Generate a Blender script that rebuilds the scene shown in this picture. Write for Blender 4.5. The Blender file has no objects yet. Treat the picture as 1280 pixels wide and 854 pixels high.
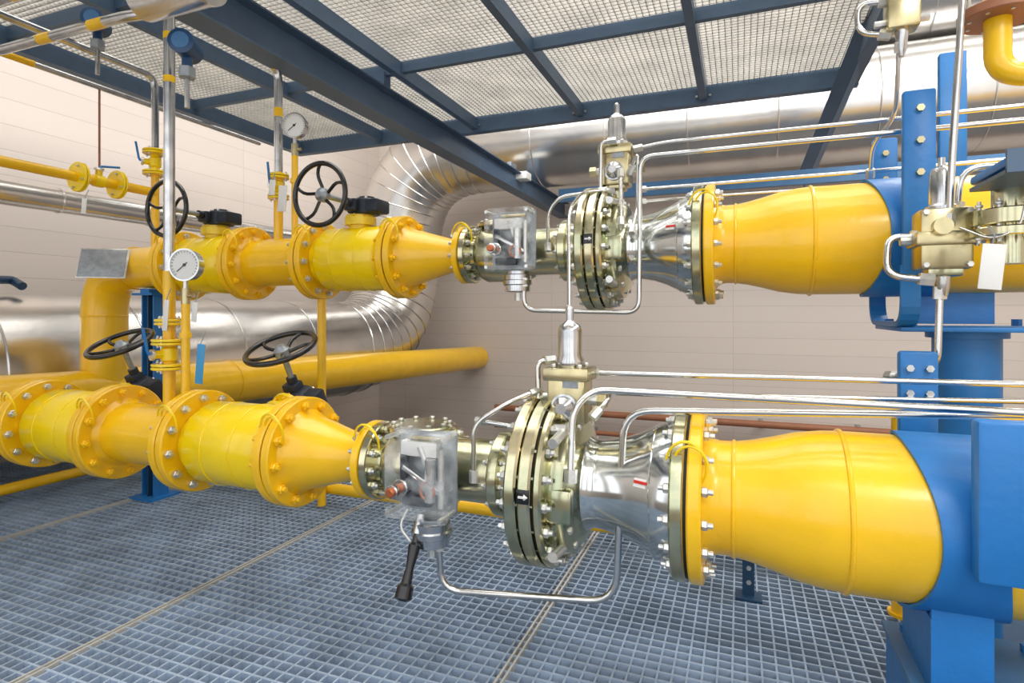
import bpy, bmesh, math, random
from mathutils import Vector, Matrix
random.seed(3)
sc = bpy.context.scene
try:
    sc.view_settings.view_transform = 'Standard'
    sc.view_settings.look = 'None'
except Exception as e:
    print(e)

# ------------------------------------------------------------------ camera
CAMH = 1.4
YAW = math.radians(21.46)
FPX = 725.0
S_, C_ = math.sin(YAW), math.cos(YAW)
cam = bpy.data.cameras.new('camera')
camo = bpy.data.objects.new('camera', cam)
sc.collection.objects.link(camo)
camo.location = (0, 0, CAMH)
camo.rotation_euler = (math.radians(90), 0, YAW)
cam.sensor_width = 36
cam.lens = FPX / 1280 * 36
cam.shift_y = -36 / 1280
cam.clip_start = 0.05
sc.camera = camo

def W(px, py, Y):
    """survey helper: world point at depth plane Y as measured on the photo"""
    t = (px - 640) / FPX
    X = Y * (t * C_ - S_) / (C_ + t * S_)
    d = -S_ * X + C_ * Y
    return Vector((X, Y, CAMH + (391 - py) * d / FPX))

# ------------------------------------------------------------------ materials
def lin(c):
    return tuple(((v / 255) / 12.92 if v / 255 <= .04045 else ((v / 255 + .055) / 1.055) ** 2.4) for v in c) + (1,)

def mat(name, rgb, rough=.5, metal=0., var=.12, nscale=6., bump=0., bscale=60., rgb2=None, coat=0., stretch=None):
    m = bpy.data.materials.new(name)
    m.use_nodes = True
    nt = m.node_tree
    b = nt.nodes['Principled BSDF']
    b.inputs['Roughness'].default_value = rough
    b.inputs['Metallic'].default_value = metal
    if coat:
        b.inputs['Coat Weight'].default_value = coat
        b.inputs['Coat Roughness'].default_value = .15
    tc = nt.nodes.new('ShaderNodeTexCoord')
    src = tc.outputs['Object']
    if stretch:
        mp = nt.nodes.new('ShaderNodeMapping')
        mp.inputs['Scale'].default_value = stretch
        nt.links.new(src, mp.inputs['Vector'])
        src = mp.outputs[0]
    n = nt.nodes.new('ShaderNodeTexNoise')
    n.inputs['Scale'].default_value = nscale
    n.inputs['Detail'].default_value = 5
    nt.links.new(src, n.inputs['Vector'])
    r = nt.nodes.new('ShaderNodeValToRGB')
    c = lin(rgb)
    if rgb2:
        c2 = lin(rgb2)
    else:
        c2 = tuple(v * (1 - var) for v in c[:3]) + (1,)
    r.color_ramp.elements[0].position = .35
    r.color_ramp.elements[1].position = .65
    r.color_ramp.elements[0].color = c2
    r.color_ramp.elements[1].color = c
    nt.links.new(n.outputs['Fac'], r.inputs[0])
    nt.links.new(r.outputs[0], b.inputs['Base Color'])
    if bump:
        n2 = nt.nodes.new('ShaderNodeTexNoise')
        n2.inputs['Scale'].default_value = bscale
        nt.links.new(src, n2.inputs['Vector'])
        bp = nt.nodes.new('ShaderNodeBump')
        bp.inputs['Strength'].default_value = bump
        bp.inputs['Distance'].default_value = .01
        nt.links.new(n2.outputs['Fac'], bp.inputs['Height'])
        nt.links.new(bp.outputs[0], b.inputs['Normal'])
    return m

M = {}
M['yel'] = mat('yellow_pipe_paint', (255, 202, 16), .30, var=.07, bump=.10, bscale=45, coat=.4)
M['yel2'] = mat('yellow_valve_paint', (255, 220, 0), .28, var=.05, bump=.08, bscale=40, coat=.4)
M['zinc'] = mat('zinc_passivated_steel', (222, 212, 176), .2, 1., rgb2=(176, 180, 150), nscale=7)
M['steel'] = mat('brushed_steel', (222, 222, 220), .2, 1., rgb2=(185, 188, 192), nscale=9)
M['cone'] = mat('machined_steel', (222, 226, 226), .14, 1., rgb2=(182, 186, 170), nscale=5, stretch=(1, .4, .4))
M['bolt'] = mat('zinc_bolts', (225, 226, 222), .3, .8, var=.2, nscale=30)
M['black'] = mat('black_enamel', (16, 17, 20), .25, 0, coat=.4)
M['gear'] = mat('dark_gearbox', (38, 46, 58), .4, .2)
M['blue'] = mat('blue_paint', (36, 122, 196), .4, var=.15, bump=.15, bscale=30)
M['beam'] = mat('blue_grey_steel_beam', (80, 104, 130), .45, var=.12)
M['rail'] = mat('blue_rail_paint', (72, 122, 170), .45, var=.12)
M['grate'] = mat('galvanised_floor_grating', (170, 190, 214), .45, .15, var=.3, nscale=4)
M['cgrate'] = mat('galvanised_ceiling_grating', (205, 202, 196), .5, .2, var=.2, nscale=3)
M['joint'] = mat('grating_border_bar', (205, 205, 200), .5, .2, var=.2, nscale=3)
M['gask'] = mat('gasket_dark', (30, 30, 32), .6)
M['white'] = mat('white_plastic', (235, 235, 232), .5, var=.03)
M['tube'] = mat('stainless_tube', (215, 215, 213), .18, 1., var=.1)
M['plate'] = mat('aluminium_plate', (165, 172, 178), .45, .6, var=.25, nscale=25)
M['brass'] = mat('brass_fittings', (214, 200, 155), .27, .95, rgb2=(180, 172, 138))
M['brown'] = mat('brown_pipe_paint', (160, 105, 75), .5)
M['conc'] = mat('concrete', (120, 122, 126), .8, var=.2, nscale=2)
M['ceil'] = mat('ceiling_paint', (230, 228, 222), .7, var=.04)
M['red'] = mat('copper_knob', (190, 110, 70), .35, .6)
M['tag'] = mat('blue_tag', (70, 160, 215), .5)
M['redl'] = mat('red_label', (205, 40, 30), .5)
M['clad'] = mat('aluminium_cladding', (226, 222, 216), .25, .95, rgb2=(196, 196, 196), nscale=1.2, bump=.4, bscale=3.5)
M['dpipe'] = mat('dark_blue_pipe', (34, 72, 105), .4)
M['trans'] = mat('transmitter_blue', (34, 74, 116), .35)
m = bpy.data.materials.new('clear_polycarbonate'); m.use_nodes = True
nt = m.node_tree; nt.nodes.clear()
o = nt.nodes.new('ShaderNodeOutputMaterial'); mx = nt.nodes.new('ShaderNodeMixShader')
tr = nt.nodes.new('ShaderNodeBsdfTransparent'); gl = nt.nodes.new('ShaderNodeBsdfPrincipled')
gl.inputs['Base Color'].default_value = (.85, .9, .92, 1); gl.inputs['Roughness'].default_value = .08
nz = nt.nodes.new('ShaderNodeTexNoise'); nz.inputs['Scale'].default_value = 9
mr = nt.nodes.new('ShaderNodeMapRange'); mr.inputs[1].default_value = .4; mr.inputs[2].default_value = .7; mr.inputs[3].default_value = .03; mr.inputs[4].default_value = .4
nt.links.new(nz.outputs['Fac'], mr.inputs[0]); nt.links.new(mr.outputs[0], mx.inputs[0])
nt.links.new(tr.outputs[0], mx.inputs[1]); nt.links.new(gl.outputs[0], mx.inputs[2]); nt.links.new(mx.outputs[0], o.inputs[0])
M['clear'] = m

def wallmat(name, axis):
    m = bpy.data.materials.new(name); m.use_nodes = True
    nt = m.node_tree; b = nt.nodes['Principled BSDF']; b.inputs['Roughness'].default_value = .5
    tc = nt.nodes.new('ShaderNodeTexCoord'); sp = nt.nodes.new('ShaderNodeSeparateXYZ'); cb = nt.nodes.new('ShaderNodeCombineXYZ')
    nt.links.new(tc.outputs['Object'], sp.inputs[0])
    nt.links.new(sp.outputs[axis], cb.inputs[0]); nt.links.new(sp.outputs['Z'], cb.inputs[1])
    br = nt.nodes.new('ShaderNodeTexBrick')
    br.offset = .0
    br.inputs['Scale'].default_value = 1
    br.inputs['Brick Width'].default_value = 3.0
    br.inputs['Row Height'].default_value = .25
    br.inputs['Mortar Size'].default_value = .005
    br.inputs['Mortar Smooth'].default_value = .7
    br.inputs['Color1'].default_value = lin((216, 206, 198))
    br.inputs['Color2'].default_value = lin((213, 203, 196))
    br.inputs['Mortar'].default_value = lin((192, 182, 175))
    nt.links.new(cb.outputs[0], br.inputs['Vector'])
    nt.links.new(br.outputs['Color'], b.inputs['Base Color'])
    bp = nt.nodes.new('ShaderNodeBump'); bp.inputs['Strength'].default_value = .25; bp.inputs['Distance'].default_value = .01; bp.invert = True
    nt.links.new(br.outputs['Fac'], bp.inputs['Height']); nt.links.new(bp.outputs[0], b.inputs['Normal'])
    return m
M['wallb'] = wallmat('siding_back', 'X')
M['walll'] = wallmat('siding_left', 'Y')

# ------------------------------------------------------------------ mesh builder
def fillet(pts, rad, n=6):
    pts = [Vector(p) for p in pts]
    out = [pts[0]]
    for i in range(1, len(pts) - 1):
        a, b, c = pts[i - 1], pts[i], pts[i + 1]
        l1, l2 = (a - b).length, (c - b).length
        r = min(rad, l1 * .45, l2 * .45)
        p, q = b + (a - b).normalized() * r, b + (c - b).normalized() * r
        for k in range(n + 1):
            t = k / n
            out.append(p * (1 - t) ** 2 + b * 2 * t * (1 - t) + q * t * t)
    out.append(pts[-1])
    return out

class B:
    def __init__(s):
        s.v = []; s.f = []; s.m = []; s.mats = []; s.T = Matrix.Identity(4)
    def mi(s, k):
        if k not in s.mats: s.mats.append(k)
        return s.mats.index(k)
    def add(s, vs, fs, k):
        o = len(s.v); i = s.mi(k)
        s.v += [s.T @ Vector(p) for p in vs]
        for f in fs:
            s.f.append([o + a for a in f]); s.m.append(i)
    def lathe(s, prof, c, ax, k, n=48, phase=0.):
        c = Vector(c); ax = Vector(ax).normalized()
        ref = Vector((0, 0, 1)) if abs(ax.z) < .9 else Vector((1, 0, 0))
        u = ax.cross(ref).normalized(); w = ax.cross(u)
        vs = []; fs = []
        for a, r in prof:
            r = max(r, 1e-4)
            for i in range(n):
                th = 2 * math.pi * i / n + phase
                vs.append(c + ax * a + (u * math.cos(th) + w * math.sin(th)) * r)
        for j in range(len(prof) - 1):
            for i in range(n):
                i2 = (i + 1) % n
                fs.append([j * n + i, j * n + i2, (j + 1) * n + i2, (j + 1) * n + i])
        if prof[0][1] > 1e-3: fs.append(list(range(n)))
        if prof[-1][1] > 1e-3: fs.append([(len(prof) - 1) * n + i for i in range(n)])
        s.add(vs, fs, k)
    def cyl(s, p0, p1, r, k, n=24, ch=0., phase=0.):
        p0, p1 = Vector(p0), Vector(p1); L = (p1 - p0).length
        prof = [(0, r), (L, r)] if not ch else [(0, r - ch), (ch, r), (L - ch, r), (L, r - ch)]
        s.lathe(prof, p0, p1 - p0, k, n, phase)
    def box(s, c, size, k, rot=None, ch=0.):
        bm = bmesh.new(); bmesh.ops.create_cube(bm, size=1)
        for v in bm.verts: v.co = Vector((v.co.x * size[0], v.co.y * size[1], v.co.z * size[2]))
        if ch: bmesh.ops.bevel(bm, geom=bm.edges[:], offset=ch, segments=2, affect='EDGES', profile=.5)
        R = rot.to_4x4() if rot else Matrix.Identity(4)
        bm.verts.index_update()
        s.add([Vector(c) + R @ v.co for v in bm.verts], [[v.index for v in f.verts] for f in bm.faces], k); bm.free()
    def torus(s, c, ax, R, r, k, n=40, m=10):
        c = Vector(c); ax = Vector(ax).normalized()
        ref = Vector((0, 0, 1)) if abs(ax.z) < .9 else Vector((1, 0, 0))
        u = ax.cross(ref).normalized(); w = ax.cross(u)
        vs = []; fs = []
        for i in range(n):
            a = 2 * math.pi * i / n; d = u * math.cos(a) + w * math.sin(a)
            for j in range(m):
                b = 2 * math.pi * j / m
                vs.append(c + d * (R + r * math.cos(b)) + ax * r * math.sin(b))
        for i in range(n):
            for j in range(m):
                fs.append([i * m + j, ((i + 1) % n) * m + j, ((i + 1) % n) * m + (j + 1) % m, i * m + (j + 1) % m])
        s.add(vs, fs, k)
    def sweep(s, pts, r, k, n=12, fil=0., nf=6, caps=True):
        pts = [Vector(p) for p in pts]
        if fil: pts = fillet(pts, fil, nf)
        N = len(pts)
        tans = []
        for i in range(N):
            if i == 0: t = pts[1] - pts[0]
            elif i == N - 1: t = pts[-1] - pts[-2]
            else: t = (pts[i] - pts[i - 1]).normalized() + (pts[i + 1] - pts[i]).normalized()
            tans.append(t.normalized())
        ref = Vector((0, 0, 1)) if abs(tans[0].z) < .9 else Vector((1, 0, 0))
        u = tans[0].cross(ref).normalized()
        vs = []; fs = []
        for i in range(N):
            t = tans[i]
            u = (u - t * u.dot(t)).normalized(); w = t.cross(u)
            for j in range(n):
                a = 2 * math.pi * j / n
                vs.append(pts[i] + (u * math.cos(a) + w * math.sin(a)) * r)
        for i in range(N - 1):
            for j in range(n):
                j2 = (j + 1) % n
                fs.append([i * n + j, i * n + j2, (i + 1) * n + j2, (i + 1) * n + j])
        if caps:
            fs.append(list(range(n))); fs.append([(N - 1) * n + j for j in range(n)])
        s.add(vs, fs, k)
    def bolts(s, c, ax, R, n, z0, z1, k='bolt', r=.019, h=.02, stud=True, phase=.2):
        c = Vector(c); ax = Vector(ax).normalized()
        ref = Vector((0, 0, 1)) if abs(ax.z) < .9 else Vector((1, 0, 0))
        u = ax.cross(ref).normalized(); w = ax.cross(u)
        for i in range(n):
            a = 2 * math.pi * (i + phase) / n
            p = c + (u * math.cos(a) + w * math.sin(a)) * R
            s.cyl(p + ax * (z0 - h), p + ax * z0, r, k, 6, .003)
            s.cyl(p + ax * z1, p + ax * (z1 + h), r, k, 6, .003)
            if stud:
                s.cyl(p + ax * (z0 - h * 1.8), p + ax * (z1 + h * 1.8), r * .55, k, 8)
    def done(s, name, ang=35):
        me = bpy.data.meshes.new(name)
        if not s.v: return
        lo = Vector((min(p[i] for p in s.v) for i in range(3))); hi = Vector((max(p[i] for p in s.v) for i in range(3)))
        c = (lo + hi) / 2
        me.from_pydata([tuple(p - c) for p in s.v], [], s.f)
        for k in s.mats: me.materials.append(M[k])
        for p, i in zip(me.polygons, s.m): p.material_index = i
        bm = bmesh.new(); bm.from_mesh(me); bmesh.ops.recalc_face_normals(bm, faces=bm.faces); bm.to_mesh(me); bm.free()
        for p in me.polygons: p.use_smooth = True
        me.set_sharp_from_angle(angle=math.radians(ang))
        ob = bpy.data.objects.new(name, me); ob.location = c
        sc.collection.objects.link(ob)
        return ob

def simplebox(name, lo, hi, k):
    b = B(); c = [(lo[i] + hi[i]) / 2 for i in range(3)]; sz = [hi[i] - lo[i] for i in range(3)]
    b.box(c, sz, k); return b.done(name)

XA = Vector((1, 0, 0)); YA = Vector((0, 1, 0)); ZA = Vector((0, 0, 1))
# ------------------------------------------------------------------ room shell
XL, XR, YB, YF = -6.7, 6.5, 9.8, -3.0
simplebox('wall_left', (XL - .2, YF, -1.2), (XL, YB, 6.2), 'walll')
simplebox('wall_right', (XR, YF, -1.2), (XR + .2, YB, 6.2), 'walll')
simplebox('wall_back', (XL - .2, YB, -1.2), (XR + .2, YB + .2, 6.2), 'wallb')
simplebox('floor', (XL - .2, YF - .2, -1.4), (XR + .2, YB + .2, -1.2), 'conc')
simplebox('ceiling', (XL - .2, YF - .2, 6.2), (XR + .2, YB + .2, 6.4), 'ceil')
# unseen wall with tall openings behind the viewer, added for contrast in steel reflections
b = B()
b.box((0, YF - .1, -.45), (XR - XL, .2, 1.5), 'wallb'); b.box((0, YF - .1, 5.75), (XR - XL, .2, .9), 'wallb')
xx = XL + .35
while xx < XR:
    b.box((xx, YF - .1, 2.8), (.55, .2, 5.0), 'wallb'); xx += 2.3
b.done('reflection_wall_front')

# ------------------------------------------------------------------ floor grating
b = B()
gx0, gx1, gy0, gy1 = -6.4, .84, .1, 4.05
pitch = .054
x = gx0
while x <= gx1:
    b.box((x, (gy0 + gy1) / 2, -.02), (.008, gy1 - gy0, .04), 'grate'); x += pitch
y = gy0
while y <= gy1:
    b.box(((gx0 + gx1) / 2, y, -.016), (gx1 - gx0, .010, .034), 'grate'); y += pitch
for xj in (-4.25, -2.55, -.85):
    for dx in (-.012, .012):
        b.box((xj + dx, (gy0 + gy1) / 2, -.016), (.009, gy1 - gy0, .045), 'joint')
for yj in (gy0, gy1):
    b.box(((gx0 + gx1) / 2, yj, -.018), (gx1 - gx0, .01, .045), 'joint')
b.box((gx1, (gy0 + gy1) / 2, -.016), (.012, gy1 - gy0, .05), 'blue')
b.done('floor_grating')
b = B()
for yj in (.3, 1.5, 2.75, 4.0):
    b.box(((gx0 + gx1) / 2, yj, -.15), (gx1 - gx0, .07, .18), 'beam')
for xj in (-6.3, -4.25, -2.55, -.85, .78):
    b.box((xj, (gy0 + gy1) / 2, -.16), (.07, gy1 - gy0, .2), 'beam')
    for yj in (.3, 2.75, 4.0):
        b.box((xj, yj, -.7), (.1, .1, 1.0), 'beam')
b.done('platform_frame')

# ------------------------------------------------------------------ mezzanine
b = B()
mz = CAMH + 2.05
def ibeam(b, p0, p1, h, w, k='beam', t=.012):
    p0, p1 = Vector(p0), Vector(p1); d = p1 - p0; c = (p0 + p1) / 2
    al = abs(d.x) > abs(d.y)
    L = d.length
    def bx(off, ww, hh):
        b.box(c + Vector((0, 0, off)), (L, ww, hh) if al else (ww, L, hh), k)
    bx(h / 2 - t / 2, w, t); bx(-h / 2 + t / 2, w, t); bx(0, t * .8, h)
for X in (-5.1, -3.9, -2.68, -1.51, -.32, .9):
    edge = X in (-5.1, .9)
    b.box((X, 2.3, mz), (.06 if not edge else .09, 7.0, .12 if not edge else .16), 'beam')
for Y in (1.1, 2.65, 4.23, 5.77):
    e = Y > 5
    b.box((-2.1, Y, mz + (0 if e else .02)), (6.1, .05 if not e else .09, .09 if not e else .17), 'beam')
ibeam(b, (-2.86, -1, CAMH + 1.78), (-2.86, 9.78, CAMH + 1.78), .26, .18)
for Y in (1.1, 4.23):
    b.box((-2.86, Y, mz - .08), (.1, .1, .16), 'beam')
for X in (-2.68, -1.51, -.32):
    for dx in (-.06, .06):
        b.cyl((X + dx, 5.70, mz - .02), (X + dx, 5.72, mz - .02), .012, 'bolt', 6)
b.done('steel_mezzanine_frame')
b = B()
x = -5.1
while x < .9:
    b.box((x, 2.3, mz + .085), (.004, 6.9, .03), 'cgrate'); x += .045
y = -1.15
while y < 5.75:
    b.box((-2.1, y, mz + .085), (6.0, .007, .03), 'cgrate'); y += .045
b.done('ceiling_grating')

# ------------------------------------------------------------------ insulated duct
def duct(b, pts, r, k='clad', fil=1.1, nf=7, ring=1.0):
    P = fillet(pts, fil, nf)
    b.sweep(P, r, k, 64)
    for i in range(1, len(P) - 1):
        t = (P[i + 1] - P[i - 1]).normalized()
        b.torus(P[i], t, r, .013, k, 64, 6)
    for i in range(len(P) - 1):
        L = (P[i + 1] - P[i]).length
        if L > ring * 1.2:
            nn = int(L / ring); t = (P[i + 1] - P[i]).normalized()
            for j in range(1, nn):
                b.torus(P[i] + t * L * j / nn, t, r, .01, k, 64, 6)
b = B()
duct(b, [(-5.98, -.5, .9), (-5.45, 8.35, .86), (-5.2, 8.4, 4.0), (5.8, 8.4, 4.0)], .68, fil=1.35, nf=10)
b.done('insulated_duct', 12)
b = B()
duct(b, [(-.5, 8.5, 6.19), (-.5, 8.5, 5.42), (5.5, 8.5, 5.42)], .7)
b.done('insulated_duct', 12)
b = B()
duct(b, [(-5.55, 0, 2.36), (-5.3, 7.2, 2.36)], .1, fil=.1, ring=.8)
b.done('insulated_pipe', 25)

# ------------------------------------------------------------------ pipe runs
def cable_loop(b, x, yy, zz, r):
    pts = []
    for i in range(25):
        t = i / 24
        a = math.radians(170 - 520 * t)
        rr = .085 - .02 * t
        pts.append(Vector((x + rr * .75 * math.cos(a) + .02 * t, yy - r * .70 - .02 - .02 * math.sin(t * 9), zz + r * .62 + rr * math.sin(a) - .03)))
    b.sweep(pts, .005, 'yel2', 6)
    b.cyl(pts[0] + Vector((0, .05, 0)), pts[0], .012, 'bolt', 6)

def flange_pair(b, x, y, z, R, rp, th, n, k1, k2, bk='bolt', nr=.019, gap=.004):
    ch = .006
    b.lathe([(-gap - th, R - ch), (-gap - th + ch, R), (-gap - ch, R), (-gap, R - ch)], (x, y, z), XA, k1, 64)
    b.lathe([(gap, R - ch), (gap + ch, R), (gap + th - ch, R), (gap + th, R - ch)], (x, y, z), XA, k2, 64)
    b.cyl((x - gap, y, z), (x + gap, y, z), R * .95, 'gask', 48)
    b.bolts((x, y, z), XA, (R + rp) / 2 + .012, n, -gap - th, gap + th, bk, nr)

def wheel(b, c, ax, R, k='black'):
    c = Vector(c); ax = Vector(ax).normalized()
    b.torus(c, ax, R, .015, k, 56, 12)
    ref = Vector((1, 0, 0)); u = (ref - ax * ref.dot(ax)).normalized(); w = ax.cross(u)
    b.lathe([(-.03, .03), (-.025, .042), (.01, .042), (.02, .03), (.035, .02)], c - ax * .02, ax, 'plate', 20)
    for i in range(5):
        a = 2 * math.pi * i / 5 + .3
        p = []
        for j in range(7):
            t = j / 6; a2 = a + .35 * math.sin(t * math.pi) * .6
            p.append(c + (u * math.cos(a2) + w * math.sin(a2)) * (.03 + (R - .035) * t) - ax * .03 * (1 - t))
        b.sweep(p, .010, k, 8)

def ball_valve(xa, xb, y, z, rot, stem, shaft):
    b = B(); xm = (xa + xb) / 2; L = (xb - xa) / 2 - .049
    b.lathe([(-L, .165), (-L + .03, .165), (-L + .05, .19), (-L + .07, .203), (L - .07, .203), (L - .05, .19), (L - .03, .165), (L, .165)], (xm, y, z), XA, 'yel2', 64)
    b.torus((xm - .09, y, z), XA, .203, .004, 'yel2', 64, 6)
    b.torus((xm + .09, y, z), XA, .203, .004, 'yel2', 64, 6)
    b.T = Matrix.Translation((xm, y, z)) @ Matrix.Rotation(rot, 4, 'X')
    b.cyl((0, 0, .12), (0, 0, stem - .09), .072, 'yel2', 32)
    b.lathe([(0, .1), (.03, .1)], (0, 0, .215), ZA, 'yel2', 32)
    b.lathe([(0, .1), (.02, .1), (.02, .085), (.035, .085)], (0, 0, stem - .10), ZA, 'yel2', 32)
    b.bolts((0, 0, stem - .1), ZA, .085, 8, 0, .02, 'yel', .01, .01)
    b.cyl((.05, 0, stem - .065), (.05, 0, stem + .035), .085, 'gear', 32, .008)
    b.box((.06, 0, stem - .015), (.23, .15, .085), 'gear', None, .015)
    b.box((0, -.06, stem - .01), (.09, .12, .075), 'gear', None, .012)
    b.cyl((0, .05, stem), (0, .12, stem), .03, 'gear', 16)
    b.cyl((.05, 0, stem + .03), (.05, 0, stem + .05), .05, 'gear', 24)
    for q in range(6):
        a = q * math.pi / 3
        b.cyl((.05 + .065 * math.cos(a), .065 * math.sin(a), stem + .025), (.05 + .065 * math.cos(a), .065 * math.sin(a), stem + .045), .009, 'bolt', 6)
    b.cyl((0, -.1, stem), (0, -shaft, stem), .016, 'plate', 14)
    b.cyl((0, -.1, stem), (0, -.15, stem), .028, 'gear', 16)
    wheel(b, (0, -shaft, stem), (0, -1, 0), .18)
    b.T = Matrix.Identity(4)
    return b.done('ball_valve')

def run(y, z, low):
    b = B()
    FL = [(-3.85, 'yel', 'yel'), (-3.2, 'yel', 'yel'), (-2.6, 'yel', 'yel'), (-1.95, 'yel', 'yel')]
    for i, (x, a, c) in enumerate(FL):
        flange_pair(b, x, y, z, .255, .16, .042, 12, a, c, 'bolt' if i in (0, 2) else 'yel', .021)
        cable_loop(b, x + .02, y, z, .255)
    b.lathe([(-3.155, .185), (-3.13, .16), (-2.67, .16), (-2.645, .185)], (0, y, z), XA, 'yel', 64)
    b.lathe([(-1.905, .2), (-1.87, .172), (-1.6, .098), (-1.545, .1), (-1.54, .12)], (0, y, z), XA, 'yel', 64)
    if low:
        b.lathe([(-4.75, .16), (-3.92, .16), (-3.895, .185)], (0, y, z), XA, 'yel', 64)
    else:
        P = fillet([(-3.895, y, z), (-4.72, y, z), (-4.72, y, .72)], .42, 12)
        b.sweep(P, .16, 'yel', 48)
        b.torus(P[1], XA, .161, .006, 'yel', 48, 6)
        b.torus(P[-2], ZA, .161, .006, 'yel', 48, 6)
    b.done('yellow_gas_pipe')
    rot, stem, sh = (math.radians(-65), .40, .33) if low else (0, .345, .39)
    ball_valve(-3.85, -3.2, y, z, rot, stem, sh)
    ball_valve(-2.6, -1.95, y, z, rot, stem, sh)
    # ---- safety shut off valve
    b = B()
    x5 = -1.50
    b.lathe([(-.04, .165), (-.036, .17), (-.008, .17), (-.004, .165)], (x5, y, z), XA, 'yel', 48)
    b.lathe([(.004, .165), (.008, .17), (.036, .17), (.04, .165)], (x5, y, z), XA, 'zinc', 48)
    b.bolts((x5, y, z), XA, .14, 12, -.04, .04, 'bolt', .016, .016)
    cable_loop(b, x5, y + .06, z, .2)
    b.lathe([(.04, .12), (.08, .12), (.10, .15), (.13, .165), (.30, .165), (.33, .15), (.345, .13), (.6, .13), (.62, .15), (.70, .15)], (x5, y, z), XA, 'zinc', 48)
    b.lathe([(0, .14), (.006, .147), (.024, .147), (.03, .14)], (x5 + .215, y, z + .145), ZA, 'zinc', 40)
    b.bolts((x5 + .215, y, z + .145), ZA, .12, 10, 0, .03, 'bolt', .012, .012, False)
    b.lathe([(.34, .165), (.345, .17), (.37, .17), (.375, .165)], (x5, y, z), XA, 'zinc', 48)
    b.bolts((x5, y, z), XA, .145, 10, .34, .375, 'bolt', .014, .014)
    b.lathe([(.59, .165), (.595, .17), (.63, .17), (.635, .165)], (x5, y, z), XA, 'zinc', 48)
    b.bolts((x5, y, z), XA, .145, 10, .59, .635, 'bolt', .014, .014)
    bx, by, bz = -1.13, y - .27, z + .04
    b.cyl((bx - .05, y - .1, z), (bx - .05, by + .06, z), .07, 'zinc', 28)
    b.box((bx, by + .055, bz), (.25, .012, .31), 'plate', None, .004)
    b.box((bx - .02, by + .03, bz + .09), (.16, .04, .06), 'white', None, .008)
    b.cyl((bx - .07, by + .0, bz - .05), (bx - .07, by - .045, bz - .05), .034, 'steel', 20, .004)
    b.cyl((bx - .07, by - .03, bz - .05), (bx - .07, by - .115, bz - .05), .018, 'red', 16, .004)
    b.cyl((bx - .07, by - .08, bz - .05), (bx - .07, by - .10, bz - .05), .026, 'steel', 20, .003)
    b.cyl((bx + .04, by, bz - .1), (bx + .04, by, bz + .06), .022, 'steel', 16)
    b.cyl((bx + .085, by, bz - .12), (bx + .085, by, bz + .1), .012, 'bolt', 12)
    b.box((bx + .0, by, bz - .02), (.18, .02, .02), 'steel', Matrix.Rotation(.5, 3, 'Y'), .003)
    b.box((bx + .02, by + .01, bz + .03), (.02, .02, .16), 'bolt', Matrix.Rotation(-.4, 3, 'Y'), .003)
    b.torus((bx + .03, by - .01, bz - .06), YA, .03, .006, 'red', 20, 6)
    b.box((bx - .03, by + .02, bz - .11), (.12, .03, .04), 'gear', None, .005)
    b.box((bx - .085, by + .02, bz + .02), (.03, .03, .09), 'gear', None, .005)
    b.cyl((bx - .06, by + .02, bz + .13), (bx + .08, by + .02, bz + .13), .01, 'brass', 12)
    b.box((bx, by, bz), (.262, .12, .33), 'clear', None, .014)
    for sx in (-1, 1):
        for sz in (-1, 1):
            b.cyl((bx + sx * .112, by - .066, bz + sz * .145), (bx + sx * .112, by + .05, bz + sz * .145), .009, 'bolt', 10)
    cx = bx + .03
    b.lathe([(-.11, .05), (-.105, .068), (-.075, .07), (-.07, .078), (-.05, .078), (-.045, .07), (-.02, .07), (-.015, .06), (-.0, .06)], (cx, by + .03, bz - .165 + .0), ZA, 'steel', 36)
    b.cyl((cx, by + .03, bz - .28), (cx, by + .03, bz - .32), .018, 'bolt', 6)
    if low:
        p0 = Vector((cx - .03, by - .02, bz - .20)); p1 = W(503, 752, 1.80)
        d = (p1 - p0).normalized(); L = (p1 - p0).length
        b.lathe([(0, .012), (.05, .015), (.06, .024), (L * .55, .015), (L - .06, .020), (L - .05, .030), (L - .01, .032), (L, .018)], p0, d, 'black', 20)
        b.cyl(p0 - d * .05, p0 + d * .02, .018, 'steel', 12)
        b.sweep([(cx - .09, by, bz - .14), (cx - .11, by - .03, bz - .20), (cx - .06, by - .03, bz - .25)], .004, 'white', 6, .05)
    b.done('safety_shutoff_valve')
    # ---- regulator
    b = B()
    xr = -.685
    o = (xr, y, z)
    R = .332
    b.lathe([(-.14, .15), (-.10, .2), (-.09, .29), (-.085, .3)], o, XA, 'zinc', 64)
    for a0, a1, rr in ((-.088, -.042, R), (-.036, .012, R), (.018, .05, R * .98)):
        b.lathe([(a0, rr - .008), (a0 + .008, rr), (a1 - .008, rr), (a1, rr - .008)], o, XA, 'zinc', 72)
    b.cyl((xr - .04, y, z), (xr + .02, y, z), R * .93, 'gask', 64)
    b.bolts(o, XA, R - .032, 20, -.088, .05, 'bolt', .018, .018)
    b.lathe([(.05, .27), (.07, .275), (.11, .265), (.13, .225), (.15, .175)], o, XA, 'zinc', 72)
    b.lathe([(.148, .177), (.17, .165), (.20, .165), (.27, .178), (.33, .20), (.38, .225), (.42, .245), (.45, .255), (.475, .262)], o, XA, 'cone', 72)
    b.torus((xr + .40, y, z), XA, .235, .004, 'cone', 72, 6)
    b.bolts(o, XA, .235, 14, .05, .105, 'bolt', .016, .025, False)
    b.box((xr + .1, y - .25, z - .02), (.09, .05, .12), 'zinc', None, .012)
    b.box((xr - .012, y - R * .985, z + .02), (.045, .012, .05), 'black', None, .002)
    b.box((xr - .016, y - R * .985 - .007, z + .02), (.022, .004, .008), 'white')
    b.lathe([(0, .011), (.014, 0)], (xr - .006, y - R * .985 - .006, z + .02), XA, 'white', 4)
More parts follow.
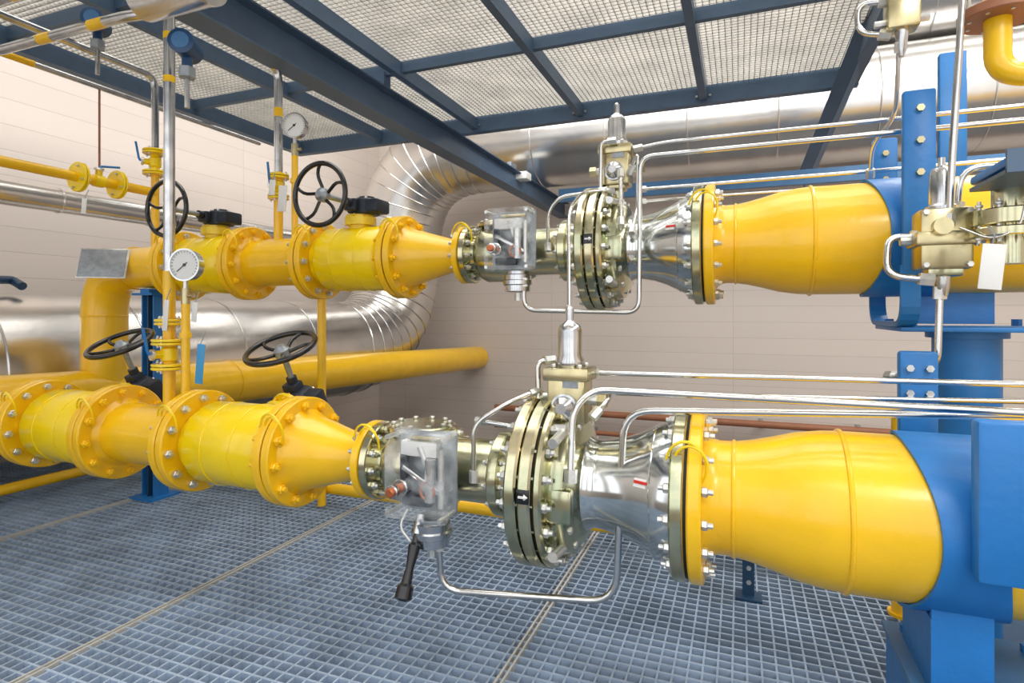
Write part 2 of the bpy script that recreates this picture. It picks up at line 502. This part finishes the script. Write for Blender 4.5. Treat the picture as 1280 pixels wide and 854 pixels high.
    b.box((xr + .37, y - .205, z + .075), (.05, .006, .03), 'white', Matrix.Rotation(-.4, 3, 'Z') @ Matrix.Rotation(-.3, 3, 'X'))
    b.box((xr + .37, y - .209, z + .078), (.05, .004, .010), 'redl', Matrix.Rotation(-.4, 3, 'Z') @ Matrix.Rotation(-.3, 3, 'X'))
    for ax_, zz in ((.09, .23), (.09, -.2)):
        b.cyl((xr + ax_, y - .12, z + zz), (xr + ax_, y - .31, z + zz * .9), .018, 'bolt', 12)
    b.done('pressure_regulator')
    # ---- pilot
    b = B()
    px_, pz = xr + .07, z + (.32 if not low else .22)
    b.cyl((px_, y, z + .15), (px_, y, pz + .02), .035, 'zinc', 20)
    b.box((px_, y - .02, pz + .11), (.15, .13, .2), 'brass', None, .012)
    b.box((px_, y - .02, pz + .20), (.18, .15, .05), 'brass', None, .008)
    b.box((px_, y - .02, pz + .02), (.1, .1, .06), 'brass', None, .008)
    b.lathe([(0, .052), (.01, .056), (.03, .056), (.045, .047), (.14, .047), (.16, .040), (.175, .02), (.18, .016), (.225, .016), (.235, .008)], (px_, y - .02, pz + .225), ZA, 'steel', 32)
    b.bolts((px_, y - .02, pz + .225), ZA, .072, 4, 0, .0, 'bolt', .011, .014, False, .5)
    b.lathe([(0, .05), (.02, .05), (.022, .042), (.04, .04), (.06, .02)], (px_, y - .085, pz + .08), (0, -1, 0), 'steel', 28)
    b.box((px_ + .02, y - .087, pz + .165), (.06, .004, .03), 'plate')
    b.cyl((px_ - .13, y - .02, pz + .1), (px_ + .13, y - .02, pz + .1), .02, 'bolt', 10)
    b.cyl((px_ - .145, y - .02, pz + .1), (px_ - .11, y - .02, pz + .1), .028, 'brass', 6)
    b.cyl((px_ + .145, y - .02, pz + .1), (px_ + .11, y - .02, pz + .1), .028, 'brass', 6)
    b.done('pilot_valve')
    # ---- downstream
    b = B()
    x6 = -.165
    flange_pair(b, x6, y, z, .303, .2, .045, 16, 'zinc', 'yel', 'bolt', .017, .005)
    b.lathe([(.05, .225), (.075, .2), (.10, .195), (.145, .196), (.2, .205), (.27, .222), (.34, .242), (.42, .254), (.475, .257), (6.4, .257)], (x6, y, z), XA, 'yel', 96)
    b.torus((x6 + .145, y, z), XA, .196, .007, 'yel', 80, 8)
    b.torus((x6 + .475, y, z), XA, .257, .008, 'yel', 80, 8)
    cable_loop(b, x6, y, z, .3)
    b.done('yellow_outlet_pipe')

YL, ZL = 2.2, CAMH - .655
YU, ZU = 3.12, CAMH + .344
run(YL, ZL, True)
run(YU, ZU, False)

# header pipe into back wall
b = B()
b.sweep([(-4.78, .9, .80), (-4.70, 4.45, .71), (-4.52, 9.79, .57)], .205, 'yel', 56)
b.torus((-4.755, 1.7, .78), YA, .206, .006, 'yel', 48, 6)
b.torus((-4.70, 4.3, .714), YA, .206, .006, 'yel', 48, 6)
b.done('yellow_header_pipe')
b = B()
b.sweep([(-4.95, .6, .12), (-4.95, 3.45, .12), (.5, 3.45, .12), (.5, 3.45, .0)], .04, 'yel', 20, .1)
b.done('yellow_condensate_pipe')
b = B()
b.cyl((.70, 3.16, 0), (.70, 3.16, 1.0), .045, 'yel', 28); b.cyl((.70, 3.16, 0), (.70, 3.16, .015), .06, 'yel', 28)
b.done('yellow_drain_stub')
b = B()
b.box((-4.95, 1.9, .035), (.16, .05, .07), 'plate', None, .004); b.box((-4.95, 1.9, .17), (.16, .05, .012), 'plate', None, .002)
b.cyl((-5.02, 1.9, 0), (-5.02, 1.9, .22), .01, 'bolt', 8)
b.cyl((-4.88, 1.9, 0), (-4.88, 1.9, .22), .01, 'bolt', 8)
b.done('pipe_clamp')
for zz, r in ((-.30, .055), (-.62, .04)):
    b = B(); b.sweep([(-4.1, 9.6, zz), (6, 9.6, zz)], r, 'brown', 16)
    for k in range(8): b.box((-3.6 + k * 1.3, 9.7, zz), (.05, .2, .12), 'plate')
    b.done('brown_wall_pipe')

# ------------------------------------------------------------------ small bore risers
def sflange(b, c, ax, r=.06, th=.014, k='yel2'):
    c = Vector(c); ax = Vector(ax).normalized()
    b.cyl(c - ax * (th + .002), c - ax * .002, r, k, 28, .003); b.cyl(c + ax * .002, c + ax * (th + .002), r, k, 28, .003)
    b.bolts(c, ax, r * .75, 4, -th - .002, th + .002, 'bolt', .010, .009)
def svalve(b, c, ax, side, r=.06, L=.16, hk='blue'):
    c = Vector(c); ax = Vector(ax).normalized(); side = Vector(side).normalized()
    sflange(b, c - ax * L / 2, ax, r); sflange(b, c + ax * L / 2, ax, r)
    b.lathe([(-L / 2, .025), (-.04, .03), (-.03, .042), (.03, .042), (.04, .03), (L / 2, .025)], c, ax, 'yel2', 24)
    b.cyl(c, c + side * .075, .022, 'yel2', 16); b.cyl(c + side * .075, c + side * .09, .03, 'bolt', 12)
    p = c + side * .095
    b.sweep([p, p + side * .01 + ax * .02, p + ax * .14 + side * .03], .008, hk, 8)
b = B()
X1 = -2.82
ztop = CAMH + 1.57
b.cyl((X1, YL, ZL + .12), (X1, YL, 1.62), .030, 'yel', 24)
b.cyl((X1, YL, 1.60), (X1, YL, ztop), .028, 'steel', 24)
for zz in (ztop - .12, ztop - .35):
    b.cyl((X1, YL, zz), (X1, YL, zz + .035), .0295, 'yel', 24)
svalve(b, (X1, YL, 1.18), ZA, (-.3, -1, 0), .085, .13)
sflange(b, (X1, YL, 1.35), ZA, .07)
b.sweep([(X1, YL, ztop - .02), (X1, YL, ztop + .03), (-3.1, YL - .05, ztop + .03), (-5.9, YL - .05, ztop + .03)], .028, 'steel', 16, .08)
for xx in (-3.25, -3.7, -4.2):
    b.cyl((xx, YL - .05, ztop + .03), (xx - .12, YL - .05, ztop + .03), .0295, 'yel', 24)
b.done('vent_riser_pipe')
b = B()
b.sweep([(-5.9, YL - .25, ztop + .16), (-2.2, YL - .25, ztop + .16)], .026, 'steel', 16)
for xx in (-3.0, -3.6): b.cyl((xx, YL - .25, ztop + .16), (xx - .1, YL - .25, ztop + .16), .0275, 'yel', 24)
b.done('vent_header_pipe')
b = B()
c = W(212, 2, 1.9)
b.lathe([(0, .08), (.01, .095), (.4, .095), (.41, .10), (.43, .10), (.44, .0)], c - Vector((.18, 0, -.04)), XA, 'clad', 40)
b.done('insulated_vent_silencer')

b = B()
X2 = -2.95; z2 = CAMH + 1.68
b.cyl((X2, YU, ZU + .12), (X2, YU, ZU + .62), .03, 'yel', 24)
b.sweep([(X2, YU, ZU + .6), (X2, YU, z2), (X2, .6, z2)], .028, 'steel', 18, .1)
b.cyl((X2, YU, ZU + 1.0), (X2, YU, ZU + 1.06), .0295, 'yel', 24)
svalve(b, (X2, YU, ZU + .52), ZA, (.2, -1, 0), .07, .14)
b.done('vent_riser_pipe')
b = B(); b.cyl((X2 + .16, YU + .25, 0.02), (X2 + .16, YU + .25, ZU), .03, 'yel', 20)
b.done('yellow_drain_pipe')
b = B()
X3 = -4.15; z3 = CAMH + 1.80
b.cyl((X3, YU, ZU + .1), (X3, YU, ZU + .9), .028, 'yel', 20)
b.sweep([(X3, YU, ZU + .85), (X3, YU, z3), (X3, .8, z3)], .026, 'steel', 18, .1)
svalve(b, (X3, YU, ZU + .80), ZA, (-.6, -1, 0), .085, .16)
b.sweep([(X3, YU, CAMH + .915), (X3, 1.2, CAMH + .915)], .034, 'yel', 18)
svalve(b, (X3, 2.70, CAMH + .915), YA, (.1, 0, 1), .10, .26)
b.done('bypass_pipe')
b = B(); b.sweep([(-4.6, 1.0, CAMH + 1.74), (-4.6, 4.6, CAMH + 1.74)], .022, 'steel', 14)
for yy in (1.9, 2.3): b.cyl((-4.6, yy, CAMH + 1.74), (-4.6, yy + .25, CAMH + 1.74), .0235, 'yel', 16)
b.cyl((-4.6, 3.0, CAMH + 1.74), (-4.6, 3.0, CAMH + 1.0), .008, 'brown', 8)
b.done('labelled_conduit')

def gauge(x, y, z, zb, r=.083):
    b = B(); n = Vector((.28, -1, .0)).normalized(); c = Vector((x, y, z))
    b.lathe([(-.045, r * .6), (-.04, r * .95), (.0, r * .95), (.004, r * 1.03), (.016, r * 1.03), (.016, r * .93), (.008, r * .92)], c, n, 'steel', 40)
    b.cyl(c, c + n * .009, r * .92, 'white', 40)
    u = n.cross(ZA).normalized()
    for i in range(21):
        a = math.radians(-45 + 270 * i / 20)
        d = u * math.cos(a) + ZA * math.sin(a)
        q = c + n * .0095 + d * r * .78
        b.cyl(q, q + d * r * .1, .0014, 'black', 4)
    d = (u * .6 + ZA * -.5).normalized()
    b.cyl(c + n * .011 - d * .02, c + n * .011 + d * r * .65, .0022, 'black', 6)
    b.cyl(c + n * .009, c + n * .014, .008, 'black', 12)
    b.cyl((x, y, z - r), (x, y, z - r - .06), .013, 'bolt', 6)
    b.cyl((x, y, z - r - .04), (x, y, z - r - .12), .022, 'brass', 14)
    b.cyl((x - .03, y, z - r - .08), (x + .05, y, z - r - .08), .010, 'brass', 10)
    b.cyl((x, y, z - r - .12), (x, y, zb), .021, 'yel', 18)
    b.lathe([(0, .03), (.03, .03)], (x, y, (z + zb) / 2), ZA, 'yel', 16)
    b.done('pressure_gauge')
gauge(-2.70, YL, CAMH + .25, ZL + .14)
gauge(-2.79, YU - .02, CAMH + 1.26, ZU + .14)
def transmitter(c, n):
    b = B(); c = Vector(c); n = Vector(n).normalized()
    b.lathe([(-.07, .04), (-.065, .055), (.06, .055), (.065, .06), (.085, .06), (.09, .045)], c, n, 'trans', 28)
    b.cyl(c + n * .088, c + n * .093, .04, 'rail', 24)
    b.cyl(c, c - ZA * .11, .025, 'trans', 16); b.cyl(c - ZA * .1, c - ZA * .15, .04, 'plate', 6)
    b.cyl(c - ZA * .15, c - ZA * .30, .012, 'steel', 10)
    b.done('pressure_transmitter')
transmitter(W(234, 60, 2.1), (.6, -1, 0))
transmitter(W(122, 30, 2.3), (.8, -1, 0))

def tag(p, w, h, k, n='equipment_tag'):
    b = B(); p = Vector(p); b.box(p - Vector((0, 0, h / 2)), (w, .004, h), k, Matrix.Rotation(.1, 3, 'Y'), .001)
    b.sweep([p + Vector((0, .0, -.01)), p + Vector((.01, .01, .03)), p + Vector((0, .03, .06))], .0025, 'plate', 6)
    b.done(n)
tag(W(250, 430, 2.12), .05, .2, 'tag', 'blue_tag')
tag(W(207, 375, 2.14), .035, .16, 'white'); tag(W(243, 378, 2.14), .035, .1, 'white')
tag(W(353, 232, 2.98), .07, .17, 'white'); tag(W(340, 225, 2.98), .05, .1, 'white')
tag(W(105, 248, 2.5), .045, .1, 'white'); tag(W(1240, 305, 2.2), .06, .14, 'white')

b = B()
c = W(128, 329, 2.85)
R = Matrix.Rotation(math.radians(35), 3, 'Z') @ Matrix.Rotation(math.radians(-22), 3, 'X')
b.box(c, (.30, .006, .22), 'plate', R, .002)
b.box(c + Vector((0, .006, 0)), (.32, .006, .24), 'bolt', R, .002)
b.sweep([c + Vector((0, .01, 0)), (-4.3, 3.0, c.z - .02), (-4.3, 3.12, c.z - .1)], .012, 'plate', 10)
b.done('nameplate_sign')
b = B(); b.sweep([(-5.2, 2.0, 1.62), W(15, 350, 3.0), W(28, 358, 3.0)], .035, 'dpipe', 14, .05); b.done('dark_blue_pipe')

# ------------------------------------------------------------------ left blue supports
def post_support(x, y, ztop, z0=0., w=.12):
    b = B()
    b.box((x, y, (z0 + ztop) / 2), (.012, w, ztop - z0), 'dpipe'); b.box((x - w / 2, y, (z0 + ztop) / 2), (.012, w, ztop - z0), 'blue'); b.box((x + w / 2, y, (z0 + ztop) / 2), (.012, w, ztop - z0), 'blue')
    b.box((x, y, z0 + .008), (w * 2, w * 2, .016), 'blue'); b.box((x, y, ztop), (w * 1.8, w * 1.8, .016), 'blue')
    b.box((x, y, ztop + .02), (w * .8, w * 1.4, .04), 'blue')
    b.done('blue_pipe_support')
post_support(-4.15, YU, ZU - .205)
b = B(); q = Vector((.04, 3.08, 0)); b.box(q + Vector((0, 0, .14)), (.05, .008, .28), 'dpipe'); b.box(q + Vector((-.025, .02, .14)), (.008, .05, .28), 'dpipe')
for k in range(3): b.cyl(q + Vector((0, -.01, .08 + k * .07)), q + Vector((0, -.02, .08 + k * .07)), .012, 'bolt', 6)
b.box(q + Vector((0, 0, .006)), (.12, .1, .012), 'dpipe'); b.done('small_floor_bracket')

# ------------------------------------------------------------------ right blue anchors
def shell(b, x, y, z, R, wd, n=48):
    vs = []; fs = []
    for i in range(n + 1):
        a = 2 * math.pi * i / n
        for rr in (R + .003, R + .014):
            for sx in (-1, 1):
                w = wd * (1 - .28 * math.cos(2 * a))
                vs.append(Vector((x + sx * w, y + math.cos(a) * rr, z + math.sin(a) * rr)))
    for i in range(n):
        o = i * 4; p = (i + 1) * 4
        fs += [[o, p, p + 1, o + 1], [o + 2, o + 3, p + 3, p + 2], [o + 2, p + 2, p, o], [o + 3, o + 1, p + 1, p + 3]]
    b.add(vs, fs, 'blue')
# upper anchor
b = B(); x, y, z, R = .68, YU, ZU, .257
shell(b, x, y, z, R, .12)
zp = CAMH - .05
for sgn, top, w, bot in ((-1, CAMH + .91, .115, z - .21), (1, CAMH + .88, .11, z - .1)):
    yy = y + sgn * (R + .045)
    b.box((x, yy, (bot + top) / 2), (w, .04, top - bot), 'blue', None, .01)
    for k in range(3):
        zz = top - .08 - k * .13
        b.cyl((x, yy - .02, zz), (x, yy - .037, zz), .015, 'brass', 6)
P = fillet([(x - .03, y - R - .05, z - .15), (x - .03, y - R - .05, zp), (x - .03, y + R + .05, zp), (x - .03, y + R + .05, z - .05)], .12)
for p, q in zip(P[:-1], P[1:]):
    d = q - p; ang = math.atan2(d.z, d.y)
    b.box((p + q) / 2, (.07, d.length + .005, .02), 'blue', Matrix.Rotation(ang, 3, 'X'))
b.box((x + .25, y, zp - .02), (.60, .5, .02), 'blue', None, .004)
for dx in (0, .5):
    for dy in (-.2, .2):
        b.cyl((x + dx, y + dy, zp - .01), (x + dx, y + dy, zp + .02), .02, 'blue', 6)
b.box((x + .2, y, zp + (z - R - zp) / 2), (.3, .015, z - R - zp), 'blue')
b.cyl((.93, y, -1.2), (.93, y, zp - .03), .125, 'blue', 40)
b.cyl((.93, y, zp - .06), (.93, y, zp - .03), .15, 'blue', 40)
b.cyl((.93, y, -1.2), (.93, y, -1.18), .2, 'blue', 40)
b.done('blue_pipe_anchor')
# lower anchor
b = B(); x, y, z, R = .60, YL, ZL, .257
shell(b, x, y, z, R, .105)
b.box((x + .045, y - R - .045, CAMH - .50), (.125, .06, .43), 'blue', None, .012)
b.box((x + .045, y - R + .0, CAMH - .38), (.07, .05, .16), 'blue')
b.box((x, y + R + .045, CAMH - .42), (.12, .05, .56), 'blue', None, .012)
for k in range(2):
    for dx in (-.03, .03):
        zz = CAMH - .2 - k * .09
        b.cyl((x + dx, y + R + .02, zz), (x + dx, y + R + .003, zz), .013, 'bolt', 6)
zp = CAMH - 1.12
for yy in (y - .15, y + .15):
    b.box((x + .0, yy, (zp + z - .2) / 2), (.15, .016, z - .2 - zp), 'blue')
b.box((x - .07, y, (zp + z - R) / 2), (.014, .32, z - R - zp + .02), 'blue')
b.box((x + .24, y, zp - .01), (.72, .54, .02), 'rail', None, .004)
for dx in (-.06, .28):
    for dy in (-.2, .2):
        b.cyl((x + dx, y + dy, zp), (x + dx, y + dy, zp + .025), .018, 'blue', 6)
b.box((x + .10, y - .25, zp - .14), (.42, .016, .26), 'blue'); b.box((x + .24, y, zp - .14), (.016, .5, .26), 'blue'); b.box((x - .1, y, zp - .14), (.016, .5, .26), 'blue')
b.done('blue_pipe_anchor')
b = B()
b.box((1.62, 2.2, -.05), (1.4, 3.7, .03), 'dpipe'); b.box((.93, 2.2, -.12), (.06, 3.8, .2), 'blue')
b.done('blue_base_frame')

b = B()
b.box((.7, 6.3, CAMH + 1.32), (5.2, .06, .14), 'rail'); b.done('blue_rail_beam')
b = B()
P0, P1 = W(1108, -20, 4.6), W(1005, 225, 7.2)
b.sweep([P0, P1], .085, 'beam', 4); b.done('diagonal_beam')
b = B(); p = W(1262, 225, 2.3)
b.box(p + Vector((.12, 0, 0)), (.36, .3, .012), 'beam'); b.box(p + Vector((.12, -.15, .03)), (.36, .012, .07), 'beam'); b.box(p + Vector((.12, .0, .03)), (.36, .3, .03), 'blue', None, .01)
for k in range(3): b.cyl(p + Vector((.02 + .09 * k, -.1, .04)), p + Vector((.02 + .09 * k, -.1, .07)), .016, 'bolt', 6)
b.done('blue_bracket')
b = B(); b.box(W(1190, 160, 4.2), (.14, .05, .9), 'blue', None, .01); b.done('blue_upright_plate')
b = B(); b.cyl(W(1262, 282, 2.45), W(1262, 262, 2.45), .10, 'zinc', 40, .004); b.cyl(W(1262, 297, 2.45), W(1262, 285, 2.45), .11, 'zinc', 40, .004)
b.bolts(W(1262, 285, 2.45), ZA, .09, 8, -.03, .07, 'bolt', .012, .012); b.cyl(W(1262, 330, 2.45), W(1262, 230, 2.45), .05, 'zinc', 24); b.done('small_relief_valve')
b = B(); b.box(W(640, 222, 7.5), (.5, .2, .10), 'white', None, .005); b.box(W(640, 222, 7.5) + Vector((0, 0, .1)), (.06, .2, .2), 'plate'); b.done('pipe_hanger_bracket')

b = B(); c = W(1177, 300, 2.55)
b.box(c, (.16, .13, .22), 'brass', None, .012)
b.box(c + Vector((0, 0, .0)), (.19, .15, .05), 'brass', None, .008)
b.box(c + Vector((0, 0, -.11)), (.11, .1, .05), 'zinc', None, .008)
b.lathe([(.1, .05), (.12, .052), (.13, .04), (.24, .038), (.26, .03), (.27, .012), (.30, .012)], c, ZA, 'steel', 28)
b.lathe([(-.22, .012), (-.2, .02), (-.16, .026), (-.12, .03)], c, ZA, 'steel', 16)
b.cyl(c + Vector((-.13, 0, 0)), c + Vector((.13, 0, 0)), .018, 'bolt', 8)
b.cyl(c + Vector((-.02, -.05, .04)), c + Vector((-.02, -.1, .04)), .03, 'brass', 20)
for sx in (-1, 1):
    for sz in (-1, 1):
        b.cyl(c + Vector((sx * .065, -.06, sz * .095)), c + Vector((sx * .065, -.078, sz * .095)), .01, 'bolt', 6)
b.done('pilot_valve')
b = B(); c = W(1127, 12, 2.9)
b.box(c, (.12, .1, .18), 'brass', None, .01); b.lathe([(-.2, .01), (-.17, .02), (-.09, .026)], c, ZA, 'steel', 16)
b.cyl(c + Vector((-.1, 0, -.05)), c + Vector((.1, 0, -.05)), .016, 'bolt', 8); b.done('needle_valve_block')
b = B()
b.sweep([W(1247, -30, 2.6), W(1247, 92, 2.6), W(1320, 92, 2.6)], .042, 'yel', 24, .14, 10)
b.cyl(W(1247, 25, 2.6), W(1247, 12, 2.6), .12, 'brown', 32, .004); b.bolts(W(1247, 12, 2.6), ZA, .09, 8, -.02, .05, 'bolt', .012, .012)
b.done('yellow_relief_pipe')

# ------------------------------------------------------------------ impulse tubing
def tubing(name, pts, r=.0115, fil=.07, nuts=True):
    b = B(); P = [W(*p) for p in pts]
    b.sweep(P, r, 'tube', 12, fil)
    if nuts:
        for a, q in ((P[0], P[1]), (P[-1], P[-2])):
            d = (q - a).normalized()
            b.cyl(a - d * .01, a + d * .035, r * 1.9, 'bolt', 6)
    b.done(name)
T = 'impulse_tube'
tubing(T, [(655, 350, 2.85), (655, 388, 2.85), (799, 391, 2.9), (800, 196, 2.9), (1310, 147, 2.9)])
tubing(T, [(795, 186, 3.05), (830, 178, 3.05), (1310, 129, 3.05)], .010)
tubing(T, [(800, 237, 3.2), (1140, 210, 3.2), (1310, 195, 3.2)], .010)
tubing(T, [(800, 252, 3.0), (880, 246, 3.35), (1130, 229, 3.4)], .008)
tubing(T, [(757, 238, 3.0), (700, 246, 3.0), (685, 264, 3.0), (685, 312, 2.95)], .010)
tubing(T, [(711, 392, 2.35), (711, 262, 2.6), (728, 240, 2.9), (765, 238, 3.0)], .008, .1)
tubing(T, [(751, 245, 3.0), (751, 178, 3.0), (768, 176, 3.0)], .010, .04)
tubing(T, [(776, 280, 2.85), (776, 215, 2.98)], .010)
tubing(T, [(787, 215, 3.0), (797, 190, 2.95), (797, 260, 2.95), (790, 290, 2.85)], .009, .04)
tubing(T, [(549, 676, 1.96), (551, 738, 1.96), (770, 753, 2.06), (780, 513, 2.06), (1330, 521, 2.12)], .0125, .1)
tubing(T, [(713, 600, 1.95), (716, 512, 1.98), (742, 487, 2.05), (1330, 519, 2.05)], .0125, .08)
tubing(T, [(738, 466, 2.25), (1330, 482, 2.25)], .010)
tubing(T, [(738, 490, 2.3), (800, 493, 2.45), (1330, 503, 2.45)], .009)
tubing(T, [(592, 600, 1.98), (592, 530, 1.98), (636, 503, 2.05), (672, 488, 2.15)], .009, .05)
tubing(T, [(674, 535, 2.15), (672, 452, 2.15), (690, 450, 2.2)], .011, .03)
tubing(T, [(598, 526, 2.02), (640, 533, 2.02), (705, 536, 2.02)], .009, .04)
tubing(T, [(640, 560, 2.0), (636, 610, 1.9)], .009, .04)
tubing(T, [(742, 520, 2.1), (760, 500, 2.15), (765, 490, 2.3)], .010, .04)
tubing(T, [(1187, 280, 2.5), (1190, 200, 2.5), (1205, -30, 2.5)], .012)
tubing(T, [(1175, 362, 2.55), (1172, 452, 2.55), (1155, 470, 2.6), (1112, 470, 2.8)], .012, .08)
tubing(T, [(1152, 296, 2.55), (1110, 296, 2.55), (1107, 345, 2.5), (1163, 350, 2.5)], .013, .06)
tubing(T, [(1197, 265, 2.55), (1201, 210, 2.55), (1300, 203, 2.55)], .011, .08)
tubing(T, [(1124, 55, 2.9), (1120, 145, 3.0), (1090, 180, 3.1), (1088, 220, 3.2)], .010, .08)
tubing(T, [(1110, 44, 2.9), (1072, 42, 2.9), (1072, 5, 2.9), (1110, 2, 2.9)], .012, .06)
tubing(T, [(1200, 285, 2.45), (1240, 300, 2.35), (1275, 285, 2.35), (1285, 240, 2.35)], .004, .08, False)

# ------------------------------------------------------------------ lights
w = bpy.data.worlds.new('world'); sc.world = w; w.use_nodes = True
w.node_tree.nodes['Background'].inputs[0].default_value = (.93, .96, 1, 1)
w.node_tree.nodes['Background'].inputs[1].default_value = 1.9
def area(name, loc, rot, sx, sy, e, col=(1, .98, .95)):
    l = bpy.data.lights.new(name, 'AREA'); l.shape = 'RECTANGLE'; l.size = sx; l.size_y = sy; l.energy = e; l.color = col
    o = bpy.data.objects.new(name, l); o.location = loc; o.rotation_euler = rot; sc.collection.objects.link(o)
area('ceiling_lamp', (-1.5, 3.0, 6.0), (0, 0, 0), 6, 4, 420)
area('wall_wash_fill', (2.8, 6.0, 6.0), (0, 0, 0), 3, 2, 220)  # unseen lamp, added to wash the back wall with light
area('front_fill', (1.0, -2.0, 5.0), (math.radians(40), 0, 0), 5, 1.2, 260)  # added fill behind the viewer, makes up for light the front wall blocks
area('ceiling_lamp.003', (-4.0, 7.0, 6.0), (0, 0, 0), 3, 2, 110)
area('ceiling_lamp.004', (4.0, 1.5, 5.8), (0, math.radians(20), 0), 1.2, 4, 140)
